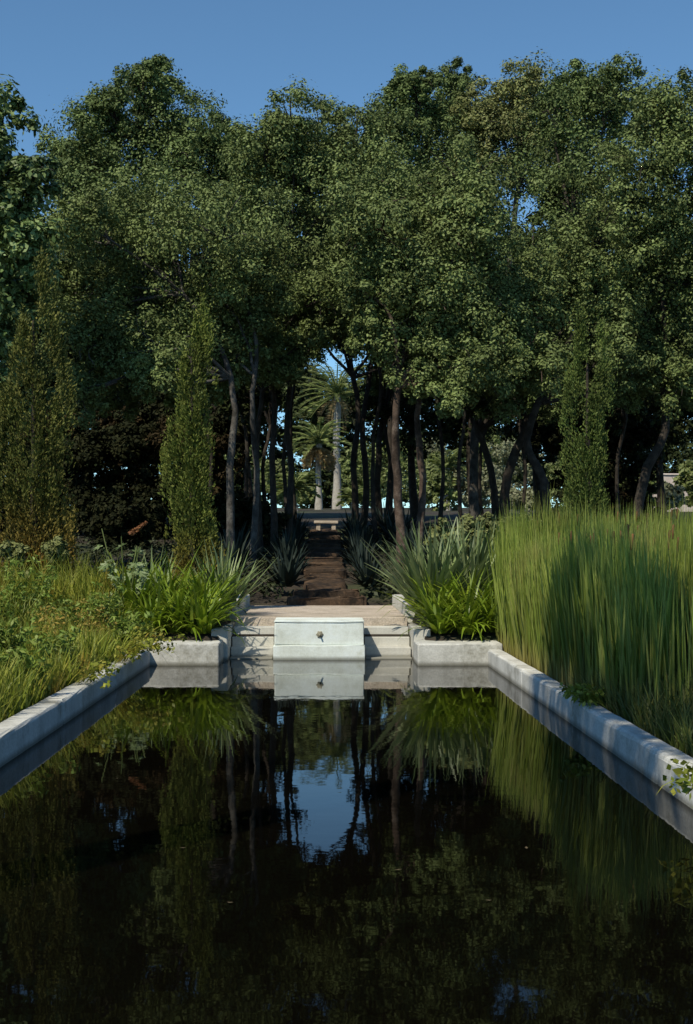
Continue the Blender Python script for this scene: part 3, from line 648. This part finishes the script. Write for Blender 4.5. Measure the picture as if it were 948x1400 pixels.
cx = -3.05 - 8 * rng.random(ncl); cy = 9 + 16 * rng.random(ncl); cz = np.array([g(a, b_) for a, b_ in zip(cx, cy)]) + .12 + .45 * rng.random(ncl) * np.clip((-3 - cx) / 2, .2, 1)
V2, Q2 = clump_leaves(np.stack([cx, cy, cz, .12 + .14 * rng.random(ncl)], 1), 28, .085, .45)
tag(link('marsh_plants', np_mesh('marsh_plants', *cat_q([(V1, Q1), (V2, Q2)])), M['marsh']), 'tangled yellow-green marsh grass and herbs along the left bank', 'marsh plants', kind='stuff')
# taller herbs standing out of the marsh: each a plant of its own
HB = [(25, 21, .9, 'herb'), (60, 19, .7, 'rust'), (95, 21.5, .8, 'herb'), (130, 20, .7, 'rust'), (150, 22, .75, 'herb'), (10, 17, .7, 'herb'), (45, 22.5, 1.0, 'herb'), (170, 20.5, .6, 'herb'), (80, 16.5, .55, 'herb'), (20, 14.5, .5, 'herb')]
hs = sorted(h_[0] for h_ in HB)
for px, Y, h_, mt in HB:
    x0 = PX(px, Y); z0 = g(x0, Y)
    ns = 16; az = rng.random(ns) * 6.28
    V, Q = blades(np.stack([x0 + rng.normal(size=ns) * .08, Y + rng.normal(size=ns) * .08, np.full(ns, z0)], 1), az, h_ * (.75 + .5 * rng.random(ns)), .05 + .25 * rng.random(ns), .1 + .4 * rng.random(ns), np.full(ns, .012), 6, 'reed', .5)
    pt = V.reshape(ns, 7, 2, 3).mean(2)[:, 2:].reshape(-1, 3)
    cl = np.concatenate([pt, np.full((len(pt), 1), .085)], 1)
    r = empty('marsh_herb', (x0, Y, z0), ('golden-tinged' if mt == 'rust' else 'leafy green') + ' tall herb standing out of the left marsh grass, ' + words[hs.index(px)] + ' from the left', 'herb', 'tall herbs in the left marsh grass')
    link('stem', np_mesh('stem', V, Q), M['marsh'], r)
    link('leaves', np_mesh('leaves', *clump_leaves(cl, 12, .085 if mt == 'herb' else .05, .4)), M[mt], r)
# weeds hanging over the edges
def weed(x, y, z, az0, label, n=60, L=.5, spread=.25):
    az = az0 + rng.normal(size=n) * .7
    p0 = np.stack([x + rng.normal(size=n) * .07, y + rng.normal(size=n) * spread, np.full(n, z)], 1)
    V, Q = blades(p0, az, L * (.5 + .7 * rng.random(n)), .5 + .4 * rng.random(n), .8 + 1.2 * rng.random(n), .012 + .014 * rng.random(n), 5, 'strap', .5)
    cl = np.concatenate([V[8:12 * n:24], np.full((len(V[8:12 * n:24]), 1), .07)], 1)
    o = link('trailing_weed', np_mesh('trailing_weed', *cat_q([(V, Q), clump_leaves(cl, 8, .06, .6)])), M['marsh'], None, (x, y, z)); tag(o, label, 'weed')
weed(-2.76, 19.2, CH, 0, 'trailing weed hanging over the left coping near the corner', 100, .9, .4)
weed(-2.80, 16.0, CH, 0, 'thin weed creeping over the middle of the left coping', 44, .55)
weed(RI + .05, 8.7, CH - .03, math.pi, 'small weed growing out of the right coping at the picture edge', 80, .36, .2)
weed(RO + .02, 13.9, CH - .02, math.pi, 'low leafy weed at the foot of the reeds on the right coping', 64, .42, .2)

# floating leaves
for i, (px, py) in enumerate(((315, 1235), (668, 1232), (545, 1190), (250, 1160), (720, 1160), (160, 1065))):
    Y = EYE * F / (py - VY); x_ = PX(px, Y); a = random.uniform(0, 6.28)
    V = np.array([(-.022, 0, .004), (0, .010, .005), (.022, 0, .009), (0, -.010, .005)]); R_ = np.array([[math.cos(a), -math.sin(a), 0], [math.sin(a), math.cos(a), 0], [0, 0, 1]])
    tag(link('floating_leaf', np_mesh('floating_leaf', V @ R_.T + np.array([x_, Y, 0]), np.array([(0, 1, 2, 3)])), M['deadleaf'], None, (x_, Y, 0)), 'tiny dry leaf floating on the dark water', 'leaf', 'dry leaves floating on the pool')

# ------------------------------------------------------------------ light, sky, camera
el = math.radians(50); azv = Vector((-.60, -.80, 0)).normalized()
sv = azv * math.cos(el) + Vector((0, 0, math.sin(el)))
sl = bpy.data.lights.new('Sun', 'SUN'); sl.energy = 5.0; sl.angle = math.radians(.53); sl.color = (1, .92, .74)
so = bpy.data.objects.new('Sun', sl); C.objects.link(so); so.rotation_euler = (-sv).to_track_quat('-Z', 'Y').to_euler(); so.location = (-20, -20, 40)
w = bpy.data.worlds.new('World'); S.world = w; w.use_nodes = True
nt = w.node_tree; bg = nt.nodes['Background']; bg.inputs[1].default_value = .135
sk = nt.nodes.new('ShaderNodeTexSky'); sk.sky_type = 'NISHITA'; sk.sun_disc = False
sk.sun_elevation = el; sk.sun_rotation = math.atan2(sv.x, sv.y); sk.altitude = 2500; sk.air_density = 1.0; sk.dust_density = 0.0; sk.ozone_density = 3.0
mul = nt.nodes.new('ShaderNodeMix'); mul.data_type = 'RGBA'; mul.blend_type = 'MULTIPLY'; mul.inputs[0].default_value = 1
mul.inputs[7].default_value = (.80, 1.03, 1.03, 1)
nt.links.new(sk.outputs[0], mul.inputs[6]); nt.links.new(mul.outputs[2], bg.inputs[0])
cd = bpy.data.cameras.new('Camera'); co = bpy.data.objects.new('Camera', cd); C.objects.link(co)
co.location = (0, 0, EYE); co.rotation_euler = (math.pi / 2, 0, 0)
cd.sensor_fit = 'AUTO'; cd.sensor_width = 36; cd.lens = 36 * F / 1400; cd.shift_x = 34 / 1400; cd.shift_y = 50 / 1400
cd.clip_start = .05; cd.clip_end = 9000
S.camera = co
S.view_settings.view_transform = 'Standard'; S.view_settings.look = 'None'; S.view_settings.exposure = 0
